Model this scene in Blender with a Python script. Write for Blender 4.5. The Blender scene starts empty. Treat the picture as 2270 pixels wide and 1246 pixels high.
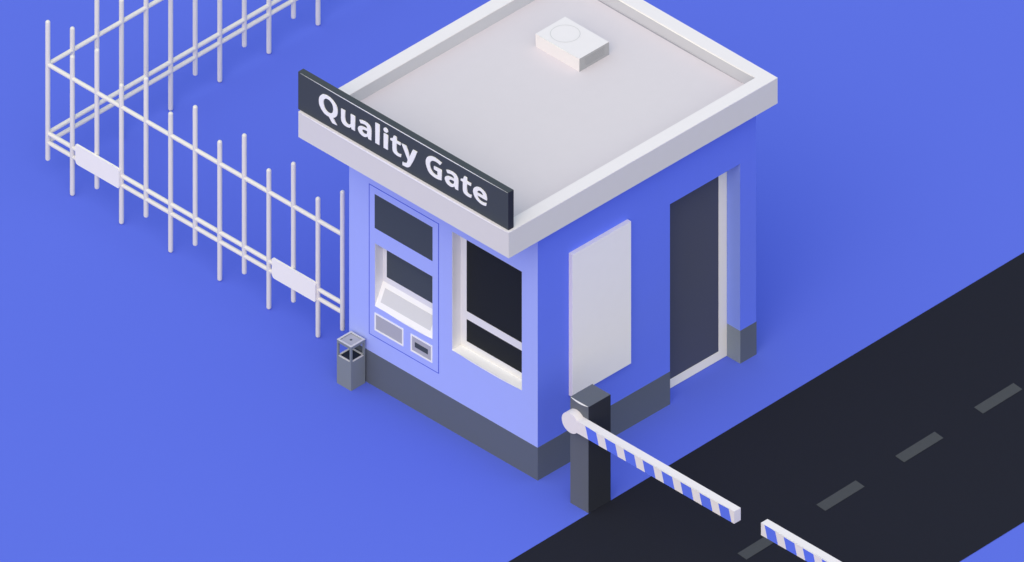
import bpy, bmesh, math
from mathutils import Vector, Matrix

# ---------------------------------------------------------------- scene
sc = bpy.context.scene
col = sc.collection

# ---------------------------------------------------------------- materials
def srgb(r, g, b):
    f = lambda c: (c / 255 / 12.92) if c / 255 <= 0.04045 else ((c / 255 + 0.055) / 1.055) ** 2.4
    return (f(r), f(g), f(b))

def mat(name, rgb, rough=0.7, spec=0.15, vary=0.015, scale=9.0):
    """painted / coated surface: even paint with a faint procedural unevenness in tone and gloss"""
    m = bpy.data.materials.new(name)
    m.use_nodes = True
    nt = m.node_tree
    b = nt.nodes['Principled BSDF']
    tc = nt.nodes.new('ShaderNodeTexCoord')
    n = nt.nodes.new('ShaderNodeTexNoise')
    n.inputs['Scale'].default_value = scale
    n.inputs['Detail'].default_value = 4
    nt.links.new(tc.outputs['Object'], n.inputs['Vector'])
    mr = nt.nodes.new('ShaderNodeMapRange')
    mr.inputs['To Min'].default_value = 1 - vary
    mr.inputs['To Max'].default_value = 1 + vary
    nt.links.new(n.outputs['Fac'], mr.inputs['Value'])
    hsv = nt.nodes.new('ShaderNodeHueSaturation')
    hsv.inputs['Color'].default_value = (*rgb, 1)
    nt.links.new(mr.outputs['Result'], hsv.inputs['Value'])
    nt.links.new(hsv.outputs['Color'], b.inputs['Base Color'])
    rr = nt.nodes.new('ShaderNodeMapRange')
    rr.inputs['To Min'].default_value = rough - 0.05
    rr.inputs['To Max'].default_value = rough + 0.05
    nt.links.new(n.outputs['Fac'], rr.inputs['Value'])
    nt.links.new(rr.outputs['Result'], b.inputs['Roughness'])
    b.inputs['Specular IOR Level'].default_value = spec
    return m

M = {
    'ground':     mat('blue ground coat', (0.117, 0.170, 0.765), scale=0.6, vary=0.01, spec=0.0),
    'road':       mat('dark asphalt', (0.0215, 0.0230, 0.0345), scale=30, vary=0.03, spec=0.0),
    'marking':    mat('worn lane paint', (0.076, 0.081, 0.092), scale=25, vary=0.04, spec=0.0),
    'white':      mat('white coating', (0.85, 0.81, 0.85)),
    'glint':      mat('painted edge glint', (0.95, 0.95, 0.95), rough=0.4, spec=0.3),  # white for painted highlights along edges
    'pale':       mat('pale grey coating', (0.710, 0.660, 0.710)),
    'fascia':     mat('pale grey fascia', (0.735, 0.720, 0.720)),
    'doorframe':  mat('ivory door frame', (0.93, 0.90, 0.82)),
    'louvre':     mat('shaded louvre grey', (0.41, 0.41, 0.45)),  # casing's shaded right end, the shade put into the grey
    'board':      mat('pale board face', (0.93, 0.915, 0.955)),
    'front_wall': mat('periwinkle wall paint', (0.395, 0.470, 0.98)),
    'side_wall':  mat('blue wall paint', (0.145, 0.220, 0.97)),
    'seam':       mat('blue joint filler', (0.080, 0.120, 0.70)),
    'plinth':     mat('slate plinth', (0.116, 0.137, 0.186)),
    'glass_dark': mat('dark window glass', (0.0205, 0.0230, 0.0260), rough=0.5, spec=0.05),
    'glass_slate':mat('slate door glass', (0.084, 0.092, 0.140), rough=0.5, spec=0.05),
    'screen':     mat('slate display glass', (0.066, 0.080, 0.101), rough=0.5, spec=0.05),
    'sign':       mat('charcoal sign panel', (0.062, 0.073, 0.089)),
    'letter':     mat('white sign letters', (0.96, 0.96, 0.96)),
    'tray':       mat('mid grey plate', (0.435, 0.440, 0.505)),
    'bin':        mat('grey metal bin', (0.222, 0.252, 0.285)),
    'bin_rim':    mat('light metal rim', (0.62, 0.62, 0.66)),
    'bin_inside': mat('dark bin inside', (0.018, 0.024, 0.045)),
    'fence':      mat('pale fence paint', (0.80, 0.78, 0.745)),
    'plate':      mat('white plate', (0.93, 0.91, 0.87)),
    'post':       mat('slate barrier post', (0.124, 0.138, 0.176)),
    'painted_shade':  mat('painted shade black', (0.028, 0.031, 0.048)),  # shaded right faces of post and sign, darkness put into the colour
    'stripe':     mat('blue arm stripe', (0.120, 0.195, 0.93)),
    'slit':       mat('grey grille line', (0.30, 0.30, 0.34)),  # darker grey of the thin grille lines
    'lining':     mat('light grey window lining', (0.80, 0.80, 0.83)),
    'sill':       mat('white window sill', (0.92, 0.925, 0.94)),
    'upstand':    mat('grey roof upstand', (0.575, 0.575, 0.64)),
    'reveal':     mat('lit wall blue', (0.275, 0.380, 0.98)),  # side wall blue lightened to paint the light on the reveal
    'pier_base':  mat('mid grey pier base', (0.27, 0.32, 0.36)),
    'keys':       mat('grey keypad face', (0.66, 0.67, 0.70)),
    'line':       mat('grey joint line', (0.36, 0.36, 0.42)),
    'faint_line': mat('faint grey ring', (0.62, 0.62, 0.64)),
}

# ---------------------------------------------------------------- helpers
class MB:
    """collects boxes, prisms and tubes and links them as one mesh object"""
    def __init__(self):
        self.bm = bmesh.new()
    def face(self, pts, mi=0):
        f = self.bm.faces.new([self.bm.verts.new(p) for p in pts])
        f.material_index = mi
        return f
    def box(self, x0, x1, y0, y1, z0, z1, mi=0):
        v = [self.bm.verts.new(p) for p in ((x0,y0,z0),(x1,y0,z0),(x1,y1,z0),(x0,y1,z0),
                                            (x0,y0,z1),(x1,y0,z1),(x1,y1,z1),(x0,y1,z1))]
        for q in ((0,3,2,1),(4,5,6,7),(0,1,5,4),(1,2,6,5),(2,3,7,6),(3,0,4,7)):
            self.bm.faces.new([v[i] for i in q]).material_index = mi
        return self
    def prism(self, pts, d, mi=0):
        """closed outline of 3-D points pushed along the vector d"""
        d = Vector(d)
        a = [self.bm.verts.new(p) for p in pts]
        b = [self.bm.verts.new(Vector(p) + d) for p in pts]
        n = len(pts)
        fs = [self.bm.faces.new(a), self.bm.faces.new(b[::-1])]
        for i in range(n):
            fs.append(self.bm.faces.new([a[i], b[i], b[(i+1) % n], a[(i+1) % n]]))
        for f in fs: f.material_index = mi
        return self
    def ring(self, x0, x1, z0, z1, w, y0, y1):
        """rectangular frame in the x-z plane, four butted bars"""
        self.box(x0, x1, y0, y1, z1 - w, z1); self.box(x0, x1, y0, y1, z0, z0 + w)
        self.box(x0, x0 + w, y0, y1, z0 + w, z1 - w); self.box(x1 - w, x1, y0, y1, z0 + w, z1 - w)
        return self
    def capsule(self, p0, p1, r, seg=16, caps=5):
        """round bar with rounded ends; p0 and p1 are the tips"""
        p0, p1 = Vector(p0), Vector(p1)
        ax = (p1 - p0); L = ax.length; ax.normalize()
        q = ax.to_track_quat('Z', 'Y')
        prof = []
        for i in range(caps + 1):
            t = math.pi / 2 * i / caps
            prof.append((r * math.sin(t), r - r * math.cos(t)))
        prof += [(rr, L - zz) for rr, zz in reversed(prof)]
        rings = []
        for rr, zz in prof:
            if rr < 1e-6:
                rings.append([self.bm.verts.new(p0 + q @ Vector((0, 0, zz)))])
            else:
                rings.append([self.bm.verts.new(p0 + q @ Vector((rr*math.cos(2*math.pi*k/seg), rr*math.sin(2*math.pi*k/seg), zz))) for k in range(seg)])
        for A, B in zip(rings, rings[1:]):
            for k in range(seg):
                k2 = (k + 1) % seg
                vs = [A[k % len(A)], A[k2 % len(A)], B[k2 % len(B)], B[k % len(B)]]
                u = []
                for v in vs:
                    if v not in u: u.append(v)
                f = self.bm.faces.new(u); f.smooth = True
        return self
    def build(self, name, mats, parent=None):
        bmesh.ops.recalc_face_normals(self.bm, faces=self.bm.faces[:])
        me = bpy.data.meshes.new(name)
        if parent is not None:
            self.bm.transform(Matrix.Translation(-wloc(parent)))
        self.bm.to_mesh(me); self.bm.free()
        for m in (mats if isinstance(mats, (list, tuple)) else [mats]):
            me.materials.append(M[m])
        o = bpy.data.objects.new(name, me); col.objects.link(o)
        if parent is not None:
            o.parent = parent
        return o

def wloc(o):
    v = Vector(o.location)
    while o.parent is not None:
        o = o.parent; v += o.location
    return v

def thing(name, label, cat, loc, group=None):
    o = bpy.data.objects.new(name, None); col.objects.link(o)
    o.empty_display_size = 0.1
    o.location = loc
    o['label'] = label; o['category'] = cat
    if group: o['group'] = group
    return o

def structure(o):
    o['kind'] = 'structure'
    return o

def edge_line(name, parent, p0, p1, w, dirn, nrm, m='glint', t=0.0025, taper=0.12):
    """thin strip fixed along an edge from p0 to p1, w wide towards dirn, t thick along nrm, ends tapering off"""
    p0, p1, dirn, nrm = Vector(p0), Vector(p1), Vector(dirn).normalized(), Vector(nrm).normalized()
    d = p1 - p0
    n = 12
    low = []
    for i in range(1, n):
        s = i / n
        k = min(1.0, s / taper, (1 - s) / taper); k = k * (2 - k)
        low.append(p0 + d * s + dirn * w * k)
    pts = [p0, p1] + low[::-1]
    mb = MB(); mb.prism([p + nrm * t for p in pts], -nrm * (t + 0.001))
    return mb.build(name, m, parent)

# ---------------------------------------------------------------- ground and road
mb = MB(); mb.face([(-120,-120,0),(120,-120,0),(120,120,0),(-120,120,0)])
structure(mb.build('ground', 'ground'))

def road_l(y): return 0.697 - 0.0194 * y
def road_r(y): return 3.665 - 0.034 * y
mb = MB(); mb.face([(road_l(-40),-40,.004),(road_r(-40),-40,.004),(road_r(40),40,.004),(road_l(40),40,.004)])
structure(mb.build('road', 'road'))

for k in range(-6, 9):                       # broken centre line
    y0 = 0.462 + 1.044 * k
    xa, xb = 2.1095 - 0.0333 * y0, 2.1095 - 0.0333 * (y0 + 0.522)
    w = 0.127
    mb = MB(); mb.face([(xa,y0,.008),(xa+w,y0-.012,.008),(xb+w,y0+.510,.008),(xb,y0+.522,.008)])
    structure(mb.build('road_marking', 'marking'))

# ---------------------------------------------------------------- guard booth
XL, YB, H = -2.413, 2.795, 2.785            # left end, back end, wall height
PL = 0.362                                  # plinth height
T = 0.20                                    # wall thickness
booth = thing('guard_booth', 'blue guard booth with flat white roof standing beside the road', 'booth', (-1.2, 1.4, 0))

# payment terminal opening and service window opening in the front wall
TX0, TX1, TZ0, TZ1 = -2.159, -1.264, 0.549, 2.214
WX0, WX1, WZ0, WZ1 = -1.097, -0.202, 0.897, 2.212
def holed_front(mb, xs, zs, holes, y0, y1):
    for i in range(len(xs)-1):
        for j in range(len(zs)-1):
            cx, cz = (xs[i]+xs[i+1])/2, (zs[j]+zs[j+1])/2
            if any(a < cx < b and c < cz < d for a,b,c,d in holes): continue
            x0,x1,z0,z1 = xs[i],xs[i+1],zs[j],zs[j+1]
            mb.face([(x0,y0,z0),(x1,y0,z0),(x1,y0,z1),(x0,y0,z1)])
            mb.face([(x0,y1,z0),(x0,y1,z1),(x1,y1,z1),(x1,y1,z0)])
    def rect(x0,x1,z0,z1):
        for p,q in (((x0,z0),(x1,z0)),((x1,z0),(x1,z1)),((x1,z1),(x0,z1)),((x0,z1),(x0,z0))):
            mb.face([(p[0],y0,p[1]),(q[0],y0,q[1]),(q[0],y1,q[1]),(p[0],y1,p[1])])
    rect(xs[0], xs[-1], zs[0], zs[-1])
    for h in holes: rect(*h)
    bmesh.ops.remove_doubles(mb.bm, verts=mb.bm.verts[:], dist=1e-5)

mb = MB()
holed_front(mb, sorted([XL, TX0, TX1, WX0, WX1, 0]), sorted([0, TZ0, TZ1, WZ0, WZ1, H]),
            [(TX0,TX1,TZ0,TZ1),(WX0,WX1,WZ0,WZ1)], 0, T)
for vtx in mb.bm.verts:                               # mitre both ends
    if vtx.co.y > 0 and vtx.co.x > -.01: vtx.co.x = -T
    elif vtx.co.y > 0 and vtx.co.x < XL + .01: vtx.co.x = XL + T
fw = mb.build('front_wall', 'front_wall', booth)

DY0, DY1, DZ = 1.692, 2.592, 2.214          # door opening in the right wall
mb = MB()
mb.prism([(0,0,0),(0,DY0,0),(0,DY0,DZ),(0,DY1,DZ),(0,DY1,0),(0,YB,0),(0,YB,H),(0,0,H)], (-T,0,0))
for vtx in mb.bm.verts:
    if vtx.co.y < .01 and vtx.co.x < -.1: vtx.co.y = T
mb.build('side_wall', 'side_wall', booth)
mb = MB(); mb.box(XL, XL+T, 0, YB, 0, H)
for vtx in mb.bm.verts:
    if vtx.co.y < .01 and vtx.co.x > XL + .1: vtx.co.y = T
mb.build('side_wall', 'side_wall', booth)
mb = MB(); mb.box(XL+T, -T, YB-T, YB, 0, H)
mb.build('back_wall', 'side_wall', booth)

e = 0.003
mb = MB()
mb.box(XL-e, e, -e, 0.0, 0, PL)                       # along the front
mb.box(0.0, e, 0.0, DY0, 0, PL)                       # along the right wall up to the door
mb.box(0.0, e, DY1, YB, 0, PL)                      # the pier behind the door
mb.box(XL-e, e, YB, YB+e, 0, PL)
mb.box(XL-e, XL, 0.0, YB, 0, PL)
mb.build('plinth', 'plinth', booth)
mb = MB(); mb.box(-0.166, e-.001, DY1-e, DY1-.0005, 0, PL)     # facing of the door recess
mb.build('pier_base', 'pier_base', booth)
mb = MB(); mb.box(-0.166, -0.001, DY1-e+.001, DY1-.0005, PL, DZ-.001)  # thin facing that paints the recess side as lit
mb.build('lit_reveal', 'reveal', booth)

# roof: slab, upstand all round, white coping
RX0, RX1, RY0, RY1 = -2.553, 0.140, -0.510, 2.930
RZ0, RZ1, RT, PW = H, 2.928, 3.068, 0.1415
mb = MB(); mb.box(RX0+PW, RX1-PW, RY0+PW, RY1-PW, RZ0, RZ1)
roof = mb.build('roof', 'pale', booth)
cp = 0.006
def ringxy(mb, x0, x1, y0, y1, w, z0, z1):
    o = [(x0,y0),(x1,y0),(x1,y1),(x0,y1)]
    i = [(x0+w,y0+w),(x1-w,y0+w),(x1-w,y1-w),(x0+w,y1-w)]
    for k in range(4):
        a, b, c, d = o[k], o[(k+1)%4], i[(k+1)%4], i[k]
        mb.face([(*a,z1),(*b,z1),(*c,z1),(*d,z1)]); mb.face([(*a,z0),(*d,z0),(*c,z0),(*b,z0)])
        mb.face([(*a,z0),(*b,z0),(*b,z1),(*a,z1)]); mb.face([(*d,z0),(*d,z1),(*c,z1),(*c,z0)])
    bmesh.ops.remove_doubles(mb.bm, verts=mb.bm.verts[:], dist=1e-5)
mb = MB(); ringxy(mb, RX0, RX1, RY0, RY1, PW-.003, RZ0, RT-cp)
mb.build('parapet', 'fascia', roof)
mb = MB(); ringxy(mb, RX0+PW-.003, RX1-PW+.003, RY0+PW-.003, RY1-PW+.003, .003, RZ0+.002, RT-cp)
mb.build('upstand', 'upstand', roof)
mb = MB(); ringxy(mb, RX0-.001, RX1+.001, RY0-.001, RY1+.001, PW+.002, RT-cp, RT)
mb.build('coping', 'white', roof)
edge_line('painted_glint', roof, (RX0+.05, RY0, RT-cp), (RX1-.02, RY0, RT-cp), 0.012, (0,0,-1), (0,-1,0), taper=.3)  # drawn highlight on the fascia's top edge
edge_line('painted_glint', roof, (RX0+PW, RY1-PW-.001, RT-cp), (RX1-PW-.05, RY1-PW-.001, RT-cp), 0.010, (0,0,-1), (0,-1,0), taper=.3)  # drawn highlight along the back upstand
edge_line('roof_joint', roof, (RX0+PW, RY1-PW-.004, RZ1), (RX1-PW-.17, RY1-PW-.004, RZ1), 0.011, (0,-1,0), (0,0,1), m='line', taper=.45)

# service window
win = bpy.data.objects.new('service_window', None); col.objects.link(win); win.parent = booth
win.empty_display_size = 0.1
win.location = Vector(((WX0+WX1)/2, 0.1, WZ0)) - Vector(booth.location)
D = 0.111
mb = MB()                                             # the white lining of the opening
mb.box(WX0, WX0+e, 0.002, D, WZ0+e, WZ1-e); mb.box(WX1-e, WX1, 0.002, D, WZ0+e, WZ1-e)
mb.box(WX0, WX1, 0.002, D, WZ1-e, WZ1)
mb.build('lining', 'lining', win)
mb = MB(); mb.box(WX0, WX1, -0.002, D, WZ0, WZ0+e)
mb.build('sill', 'sill', win)
edge_line('painted_glint', win, (WX0+.1, -0.002, WZ0+e), (WX1-.02, -0.002, WZ0+e), 0.013, (0,0,-1), (0,-1,0), taper=.4)  # white strip drawn as a glint on the sill
GX0, GX1 = -1.023, -0.276
mb = MB()
mb.box(WX0, GX0, D, D+.03, WZ0, WZ1); mb.box(GX1, WX1, D, D+.03, WZ0, WZ1)
mb.box(GX0, GX1, D, D+.03, WZ0, 0.975); mb.box(GX0, GX1, D, D+.03, 2.14, WZ1)
mb.build('window_frame', 'lining', win)
mb = MB(); mb.box(GX0, GX1, D+.0005, D+.03, 1.223, 1.309)
mb.build('transom', 'lining', win)
mb = MB(); mb.box(GX0, GX1, D+.004, D+.016, 0.975, 1.223); mb.build('window_pane', 'glass_dark', win)
mb = MB(); mb.box(GX0, GX1, D+.004, D+.016, 1.309, 2.14); mb.build('window_pane', 'glass_dark', win)

# door, set back in its opening
door = bpy.data.objects.new('door', None); col.objects.link(door); door.parent = booth
door.empty_display_size = 0.1
door.location = Vector((-0.18, (DY0+DY1)/2, 0)) - Vector(booth.location)
DX = -0.167
mb = MB()
mb.box(DX-.03, DX, DY0+.001, DY0+.107, 0.005, DZ-.001); mb.box(DX-.03, DX, DY1-.109, DY1-.001-e, 0.005, DZ-.001)
mb.box(DX-.03, DX, DY0+.107, DY1-.109, DZ-.10, DZ-.001); mb.box(DX-.03, DX, DY0+.107, DY1-.109, 0.005, 0.104)
mb.build('door_frame', 'doorframe', door)
mb = MB(); mb.box(DX-.026, DX-.003, DY0+.107, DY1-.109, 0.104, DZ-.10)
mb.build('door_leaf', 'glass_slate', door)

# ---------------------------------------------------------------- payment terminal in the front wall
term = thing('payment_terminal', 'payment terminal with dark screen and sloping keypad set in the front wall beside the window', 'terminal',
             ((TX0+TX1)/2, 0.05, TZ0))
BX0, BX1, BZ0, BZ1, BD = -2.084, -1.345, 0.893, 1.588, 0.104
SW = 0.008
mb = MB()
holed_front(mb, sorted([TX0+SW, BX0, BX1, TX1-SW]), sorted([TZ0+SW, BZ0, BZ1, TZ1-SW]), [(BX0,BX1,BZ0,BZ1)], -0.001, 0.05)
mb.build('faceplate', 'front_wall', term)
mb = MB(); mb.ring(TX0, TX1, TZ0, TZ1, SW, -0.002, 0.04)
mb.build('joint', 'seam', term)
mb = MB(); mb.box(BX0, -1.345, -0.003, 0.02, 1.758, 2.133)
mb.build('display', 'screen', term)
mb = MB()
mb.box(BX0, BX0+e, 0.001, BD, BZ0, BZ1-e); mb.box(BX1-e, BX1, 0.001, BD, BZ0, BZ1-e); mb.box(BX0, BX1, 0.001, BD, BZ1-e, BZ1)
mb.box(BX0, BX1, BD, BD+.02, BZ0, BZ1)
mb.build('bay', 'lining', term)
mb = MB(); mb.box(-2.0325, -1.3965, BD-.003, BD+.001, 1.187, 1.545)
mb.build('screen', 'screen', term)
def slope(x, t, up=0.0): return (x, BD*t - up*.91, BZ0 + .228*t + up*.41)
mb = MB()
mb.prism([(BX0+e, -0.002, BZ0), (BX0+e, -0.002, BZ0+.004), (BX0+e, BD, BZ0+.228), (BX0+e, BD, BZ0)], (BX1-BX0-2*e, 0, 0))
desk = mb.build('keypad_desk', 'sill', term)
mb = MB()
mb.prism([slope(-2.032,.235,.004), slope(-1.397,.235,.004), slope(-1.397,.797,.004), slope(-2.032,.797,.004)], (0, .006*.91, -.006*.41))
mb.build('keypad', 'keys', desk)
edge_line('painted_glint', desk, (-1.92, -0.002, BZ0+.004), (BX1-.01, -0.002, BZ0+.004), 0.012, (0,0,-1), (0,-1,0), taper=.4)  # white strip drawn as a glint on the desk edge
mb = MB(); mb.ring(-2.084, -1.715, 0.628, 0.823, 0.016, -0.006, 0.02)
tr = mb.build('tray_frame', 'sill', term)
mb = MB(); mb.box(-2.068, -1.731, -0.002, 0.02, 0.644, 0.807); mb.build('tray_plate', 'tray', tr)
mb = MB(); mb.ring(-1.622, -1.345, 0.629, 0.819, 0.016, -0.006, 0.02)
tr = mb.build('slot_frame', 'sill', term)
mb = MB(); mb.box(-1.606, -1.361, -0.002, 0.02, 0.645, 0.803); mb.build('slot_plate', 'tray', tr)
mb = MB(); mb.box(-1.570, -1.403, -0.004, 0.02, 0.695, 0.750); mb.build('card_slot', 'screen', tr)

# ---------------------------------------------------------------- notice board on the right wall
nb = thing('notice_board', 'blank white board hung on the blue side wall between corner and door', 'board', (0.02, 0.774, 0.746))
NX = 0.046
mb = MB(); mb.box(0.0, NX-.003, 0.3984, 1.149, 0.746, 2.321)
mb.build('board_back', 'white', nb)
mb = MB(); mb.box(NX-.003, NX, 0.3984, 1.149, 0.746, 2.321)
mb.build('board_face', 'board', nb)

# ---------------------------------------------------------------- air conditioner on the roof
ac = thing('air_conditioner', 'small white air conditioning unit standing on the flat roof', 'air conditioner', (-1.61, 2.058, RZ1))
AX0, AX1, AY0, AY1, AZ = -1.896, -1.333, 1.869, 2.247, RZ1 + 0.141
mb = MB(); mb.box(AX0, AX1-.004, AY0, AY1, RZ1, AZ)
mb.build('casing', 'white', ac)
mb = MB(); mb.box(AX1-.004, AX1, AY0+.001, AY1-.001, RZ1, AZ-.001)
louvre = mb.build('shaded_louvre', 'louvre', ac)  # grille face, its grey is painted shade
mb = MB()
seg = 64
for k in range(seg):
    a0, a1 = 2*math.pi*k/seg, 2*math.pi*(k+1)/seg
    q = lambda r, a: (-1.706 + r*math.cos(a), 2.058 + r*math.sin(a), AZ + .002)
    mb.face([q(.132,a0), q(.137,a0), q(.137,a1), q(.132,a1)])
bmesh.ops.remove_doubles(mb.bm, verts=mb.bm.verts[:], dist=1e-5)
mb.build('fan_ring', 'faint_line', ac)
mb = MB()
for k in range(6):
    z = RZ1 + 0.035 + 0.0155 * k
    ya, yb = AY0 + .065 + (.02 if k in (0,) else 0), AY1 - .06
    mb.box(AX1-.001, AX1+.001, ya, yb, z, z + .003)
mb.build('grille', 'slit', louvre)
edge_line('painted_glint', ac, (AX0+.05, AY0, AZ), (AX1-.04, AY0, AZ), 0.007, (0,0,-1), (0,-1,0), taper=.5)  # glint on the casing edge, made as a strip

# ---------------------------------------------------------------- sign on the roof edge
sign = thing('sign_board', 'long dark sign board with white lettering along the roof front edge', 'sign', (-1.235, -0.45, RT))
SX0, SX1, SY0, SY1, SZ0, SZ1 = -2.581, 0.111, -0.485, -0.418, RT + .001, 3.484
mb = MB(); mb.box(SX0, SX1-.004, SY0, SY1, SZ0, SZ1)
mb.build('panel', 'sign', sign)
mb = MB(); mb.box(SX1-.004, SX1, SY0, SY1, SZ0, SZ1-.002)
mb.build('shaded_end', 'painted_shade', sign)  # thin face carrying the painted shade of the sign's end
edge_line('painted_glint', sign, (SX0+.03, SY0, SZ1-.004), (SX1-.01, SY0, SZ1-.004), 0.0085, (0,0,-1), (0,-1,0), taper=.35)  # painted glint under the sign's top edge

# letter outlines on the sign: (u, v) in units of the tracing, 'c' marks a sharp corner
A = (690, 190, 8.305); B = (860, 290, 6.921)
GL = {
 'Q': (A, ["150,275 165,190 215,153 272,166 342,206 410,275 460,350 487,425 492,480 480,545 452,577 410,585c 485,730c 396,682c 332,565c 262,517 210,450 172,378 153,320",
           "235,330 232,290 243,250 275,232 320,248 365,288 398,345 413,410 412,455 398,491 365,507 320,488 280,450 250,395"]),
 'u': (A, ["557,413c 632,457c 632,610 642,657 670,695 703,713 728,702 735,660 735,620c 735,515c 813,560c 813,830c 752,795c 742,755c 722,767 688,763 640,738 590,690 565,640 557,585 557,560c"]),
 'a': (A, ["893,622c 935,630 990,652 1050,695 1090,745 1108,790 1114,838c 1114,1005c 1062,975c 1045,930c 1028,939 990,938 940,908 895,858 872,805 868,775 880,746 908,737 960,750 1037,791c 1035,758 1012,724 972,700 918,685c",
           "1038,832c 975,805 952,806 945,825 957,852 985,878 1015,888 1032,878 1038,858"]),
 'l': (A, ["1188,672c 1264,714c 1264,1090c 1188,1048c"]),
 'i': (A, ["1342,865c 1419,910c 1419,1180c 1342,1135c",
           "1338,795 1348,772 1370,770 1400,792 1418,825 1420,848 1406,860 1382,857 1352,832"]),
 't': (B, ["98,68c 138,92c 138,145c 200,180c 200,222c 138,188c 138,285 144,318 167,344 207,358c 205,402c 165,387 120,355 86,312 76,262 76,235c 76,155c 42,133c 45,108c 80,110c"]),
 'y': (B, ["215,188c 285,228c 328,362 335,418c 342,385c 390,285c 453,322c 362,515 337,550 305,556 265,540 230,518c 230,472c 262,488 288,491 304,468 310,440c"]),
 'G': (B, ["830,490c 805,523c 760,482 720,460 685,455 658,475 650,520 660,570 685,620 720,660 768,683c 768,620c 712,585c 712,535c 830,600c 830,757c 765,735 700,695 640,635 605,560 588,480 592,430 615,395 655,385 710,400 770,440"]),
 'e': (B, ["1523,1068c 1380,985c 1386,1018 1406,1050 1440,1080 1478,1099 1515,1105c 1512,1150c 1470,1137 1410,1097 1355,1035 1322,965 1313,915 1325,873 1357,855 1400,863 1452,897 1500,953 1520,1010 1525,1040",
           "1374,941c 1468,994c 1456,955 1432,926 1406,913 1385,919"]),
}
def outline(txt):
    P = []
    for tok in txt.split():
        c = tok.endswith('c')
        x, y = tok.rstrip('c').split(',')
        P.append((Vector((float(x), float(y))), c))
    out = []
    n = len(P)
    for i in range(n):
        (p1, c1), (p2, c2) = P[i], P[(i+1) % n]
        p0, p3 = P[i-1][0], P[(i+2) % n][0]
        out.append(p1)
        if c1 and c2: continue
        L = (p2 - p1).length
        def tan(a, b, c):
            la, lc = (b - a).length, (c - b).length
            return ((b - a) / la * lc + (c - b) / lc * la) / (la + lc)
        m1 = tan(p0, p1, p2) * L if not c1 else None
        m2 = tan(p1, p2, p3) * L if not c2 else None
        if m1 is None: m1 = 2 * (p2 - p1) - m2 if False else (1.5 * (p2 - p1) - .5 * m2)
        if m2 is None: m2 = 1.5 * (p2 - p1) - .5 * m1
        for k in range(1, 6):
            t = k / 6
            out.append(p1*(2*t**3-3*t*t+1) + m1*(t**3-2*t*t+t) + p2*(-2*t**3+3*t*t) + m2*(t**3-t*t))
    return out
def to_sign(p, fr, dx, dy):
    px, py = fr[0] + p.x / fr[2] + dx, fr[1] + p.y / fr[2] + dy
    x = (px - 1192) / 173.205 - SY0
    z = (1065 + 100 * (x - SY0) - py) / 200
    return x, z
def letter(ch, dx=0, dy=0):
    fr, loops = GL[ch]
    cu = bpy.data.curves.new('letter', 'CURVE'); cu.dimensions = '2D'; cu.fill_mode = 'BOTH'; cu.extrude = 0.004
    for l in loops:
        pts = [to_sign(p, fr, dx, dy) for p in outline(l)]
        sp = cu.splines.new('POLY'); sp.points.add(len(pts) - 1); sp.use_cyclic_u = True
        for q, (x, z) in zip(sp.points, pts): q.co = (x, z, 0, 1)
    tmp = bpy.data.objects.new('tmp', cu); col.objects.link(tmp)
    dg = bpy.context.evaluated_depsgraph_get(); dg.update()
    me = bpy.data.meshes.new_from_object(tmp.evaluated_get(dg))
    bpy.data.objects.remove(tmp); bpy.data.curves.remove(cu)
    me.name = 'letter'
    me.transform(Matrix(((1,0,0,0),(0,0,-1,SY0-.003),(0,1,0,0),(0,0,0,1))))
    me.transform(Matrix.Translation(-Vector(sign.location)))
    me.materials.clear(); me.materials.append(M['letter'])
    for p in me.polygons: p.material_index = 0
    o = bpy.data.objects.new('letter', me); col.objects.link(o); o.parent = sign
for ch in ('Q', 'u', 'a', 'l', 'i', 't', 'y', 'G'): letter(ch)
letter('a', 192.6, 110.8)
letter('t', 156.1, 90.0)
letter('e')

# ---------------------------------------------------------------- litter bin
bx0, bx1, by0, by1, bh, bp = -2.366, -2.184, -0.205, -0.023, 0.486, 0.0185
bz0, bz1 = 0.309, 0.455
lb = thing('litter_bin', 'small square grey metal litter bin with open sides at the booth corner', 'litter bin', ((bx0+bx1)/2, (by0+by1)/2, 0))
mb = MB()
mb.box(bx0, bx1, by0, by0+bp, 0, bz0); mb.box(bx0, bx1, by1-bp, by1, 0, bz0)
mb.box(bx0, bx0+bp, by0+bp, by1-bp, 0, bz0); mb.box(bx1-bp, bx1, by0+bp, by1-bp, 0, bz0)
mb.build('body', 'bin', lb)
mb = MB(); mb.box(bx0+bp, bx1-bp, by0+bp, by1-bp, 0.01, bz0-.004); mb.build('liner', 'bin_inside', lb)
mb = MB(); ringxy(mb, bx0+.002, bx1-.002, by0+.002, by1-.002, bp, bz0, bz0+.003); mb.build('body_rim', 'bin_rim', lb)
for x in (bx0, bx1-bp):
    for y in (by0, by1-bp):
        mb = MB(); mb.box(x, x+bp, y, y+bp, bz0, bz1); mb.build('corner_post', 'bin', lb)
mb = MB(); ringxy(mb, bx0, bx1, by0, by1, bp, bz1, bh-.004)
mb.box(bx0+bp, bx1-bp, by0+bp, by1-bp, bz1+.002, bh-.014)
top = mb.build('top_frame', 'bin', lb)
mb = MB(); ringxy(mb, bx0, bx1, by0, by1, bp, bh-.004, bh); mb.build('top_rim', 'bin_rim', top)
mb = MB(); mb.box(bx0+bp, bx1-bp, by0+bp, by1-bp, bh-.014, bh-.010); mb.build('ash_tray', 'tray', top)
mb = MB(); mb.box(-2.284, -2.266, -.123, -.105, bh-.010, bh-.006); mb.build('stub_hole', 'screen', top)

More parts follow.
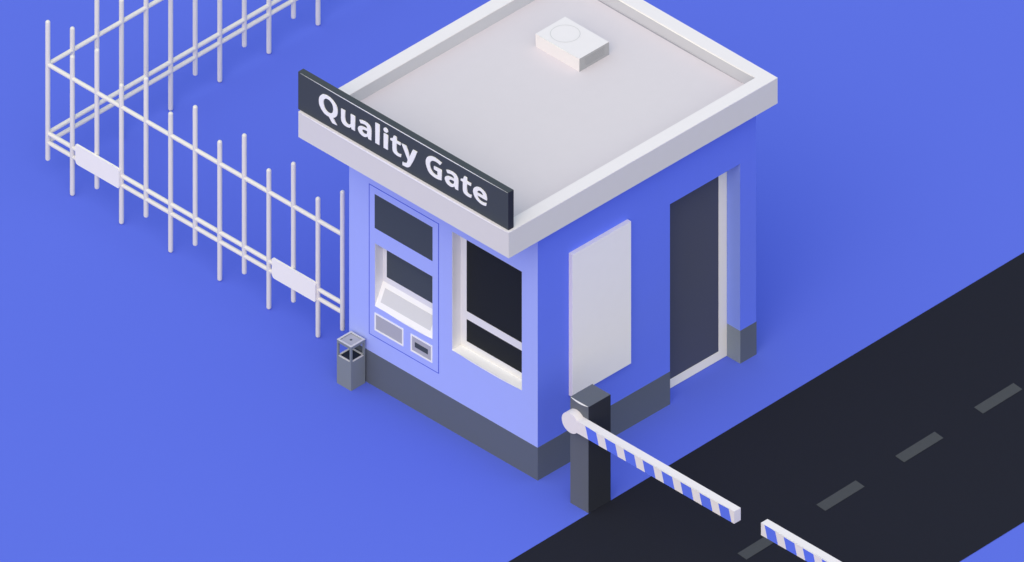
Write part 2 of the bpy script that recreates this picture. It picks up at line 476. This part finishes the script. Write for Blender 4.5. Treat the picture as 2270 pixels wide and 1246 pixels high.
# ---------------------------------------------------------------- fence
FX, FY, FS, FR = -6.450, 0.180, 0.3144, 0.0228       # corner, bar spacing, bar radius
fence = thing('fence', 'pale grey bar fence turning a corner to the left of the booth', 'fence', (FX, FY, 0))
def bar(x, y, high):
    z0 = 0.230 if high else 0.0
    mb = MB(); mb.capsule((x, y, z0), (x, y, z0 + 1.555), FR)
    return mb.build('bar', 'fence', fence)
bar(FX, FY, True)
for i in range(1, 13): bar(FX + FS * i, FY, i % 2 == 0)
NB = 14
for i in range(1, NB + 1): bar(FX, FY + FS * i, i % 2 == 0)
for z in (1.297, 0.536, 0.435):
    mb = MB(); mb.capsule((FX, FY, z), (FX + FS * 12, FY, z), FR * .95); mb.build('rail', 'fence', fence)
    mb = MB(); mb.capsule((FX, FY, z), (FX, FY + FS * NB, z), FR * .95); mb.build('rail', 'fence', fence)

def rounded_plate(name, label, x0, x1, z0, z1):
    y1, th, r = 0.157, 0.02, 0.035
    pts = []
    for cx, cz, rr, a0 in ((x1, z0, .012, 270), (x1, z1, r, 0), (x0, z1, .012, 90), (x0, z0, r, 180)):
        mx, mz = cx + (rr if cx == x0 else -rr), cz + (rr if cz == z0 else -rr)
        for k in range(7):
            a = math.radians(a0 + 15 * k)
            pts.append((mx + rr * math.cos(a), y1, mz + rr * math.sin(a)))
    mb = MB(); mb.prism(pts, (0, -th, 0))
    o = mb.build(name, 'plate')
    c = Vector(((x0+x1)/2, y1, z0))
    o.data.transform(Matrix.Translation(-c)); o.location = c
    o['label'] = label; o['category'] = 'plate'; o['group'] = 'blank plates on the fence'
    return o
rounded_plate('fence_plate', 'blank white plate on the low fence rails next to the fence corner', -6.056, -5.500, 0.415, 0.630)
rounded_plate('fence_plate', 'blank white plate on the low fence rails next to the booth', -3.540, -2.986, 0.412, 0.627)

# ---------------------------------------------------------------- barriers
def barrier(label, px0, px1, py0, py1, ax0, ax1, hubx, first, nstripe, flip):
    t = thing('barrier', label, 'barrier', ((px0+px1)/2, (py0+py1)/2, 0), 'barriers across the road')
    ph = 1.177
    mb = MB(); mb.box(px0, px1-.004, py0, py1, 0, ph)
    post = mb.build('post', 'post', t)
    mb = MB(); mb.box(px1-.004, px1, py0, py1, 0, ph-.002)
    mb.build('shaded_side', 'painted_shade', post)  # right side of the post, shade painted in as near-black
    edge_line('painted_glint', post, (px0+.005, py0, ph), (px1-.008, py0, ph), 0.019, (0,0,-1), (0,-1,0), taper=.5)  # lens-shaped glint drawn below the post top
    yb = py0 - .0005; yf = yb - .084
    z0, z1 = 0.900, 1.0355
    mb = MB()                                        # hub disc
    n, R, hz = 64, 0.107, 0.968
    mb.prism([(hubx + R*math.cos(2*math.pi*k/n), yf-.001, hz + R*math.sin(2*math.pi*k/n)) for k in range(n)], (0, .084, 0))
    mb.build('hub', 'white', t)
    # arm, its front face cut into slanted white and blue bands
    mb = MB()
    mb.face([(ax0,yf,z1),(ax1,yf,z1),(ax1,yb,z1),(ax0,yb,z1)]); mb.face([(ax0,yf,z0),(ax0,yb,z0),(ax1,yb,z0),(ax1,yf,z0)])
    mb.face([(ax0,yf,z0),(ax0,yf,z1),(ax0,yb,z1),(ax0,yb,z0)]); mb.face([(ax1,yf,z0),(ax1,yb,z0),(ax1,yb,z1),(ax1,yf,z1)])
    cuts = []
    for k in range(nstripe):
        a = first + .2427 * k
        cuts += [a, a + .1365]
    xt = [ax0] + cuts + [ax1]; xb = [ax0] + [c + .037 for c in cuts] + [ax1]
    for y in (yf, yb):
        for k in range(len(xt)-1):
            mb.face([(xb[k],y,z0),(xb[k+1],y,z0),(xt[k+1],y,z1),(xt[k],y,z1)], mi=k % 2)
    bmesh.ops.remove_doubles(mb.bm, verts=mb.bm.verts[:], dist=1e-5)
    arm = mb.build('arm', ['white', 'stripe'], t)
    edge_line('painted_glint', arm, (ax0+.14, yf, z1), (ax1-.06, yf, z1), 0.011, (0,0,-1), (0,-1,0), taper=.2)  # painted highlight along the arm's upper edge
    return t
barrier('barrier with dark post in view and striped arm reaching from the booth side', 0.457, 0.693, -0.040, 0.241,
        0.60, 2.6386, 0.540, 0.7326, 8, False)
barrier('second striped barrier arm lying over the dashed road line, cut off by the frame', 4.52, 4.756, 0.008, 0.289,
        2.934, 4.60, 4.66, 2.978, 7, True)

# ---------------------------------------------------------------- light
SUN_DIR = Vector((0.40,-0.74,0.92)).normalized()   # towards the sun
elev = math.asin(SUN_DIR.z)
w = bpy.data.worlds.new("World"); sc.world = w; w.use_nodes = True
nt = w.node_tree
sky = nt.nodes.new('ShaderNodeTexSky'); sky.sky_type = 'NISHITA'; sky.sun_disc = False
sky.sun_elevation = elev
sky.sun_rotation = math.atan2(SUN_DIR.x, SUN_DIR.y)
sky.dust_density = 3.0; sky.air_density = 2.5; sky.ozone_density = 1.5
bg = nt.nodes['Background']; bg.inputs['Strength'].default_value = 0.15
nt.links.new(sky.outputs['Color'], bg.inputs['Color'])
L = bpy.data.lights.new('sun', 'SUN'); L.energy = 1.0; L.angle = math.radians(150); L.color = (1.0, 0.965, 0.92)
lo = bpy.data.objects.new('sun', L); col.objects.link(lo); lo.location = SUN_DIR * 12
lo.rotation_euler = SUN_DIR.to_track_quat('Z', 'Y').to_euler()

# ---------------------------------------------------------------- camera (level isometric view)
cd = bpy.data.cameras.new('camera'); cd.type = 'ORTHO'
cd.ortho_scale = 2270 / (200 / math.sqrt(2/3))
cd.clip_start = 0.1; cd.clip_end = 400
co = bpy.data.objects.new('camera', cd); col.objects.link(co)
view = Vector((-1, 1, -1)).normalized()
co.rotation_euler = view.to_track_quat('-Z', 'Y').to_euler()
u, v = (1135 - 1192) / 173.205, (623 - 1065) / 100
co.location = Vector(((u + v) / 2, (u - v) / 2, 0)) - view * 30
sc.camera = co

sc.render.engine = 'CYCLES'
sc.cycles.max_bounces = 6
sc.view_settings.view_transform = 'Standard'; sc.view_settings.look = 'None'
sc.view_settings.gamma = 1; sc.view_settings.use_curve_mapping = False
sc.view_settings.exposure = 0.0
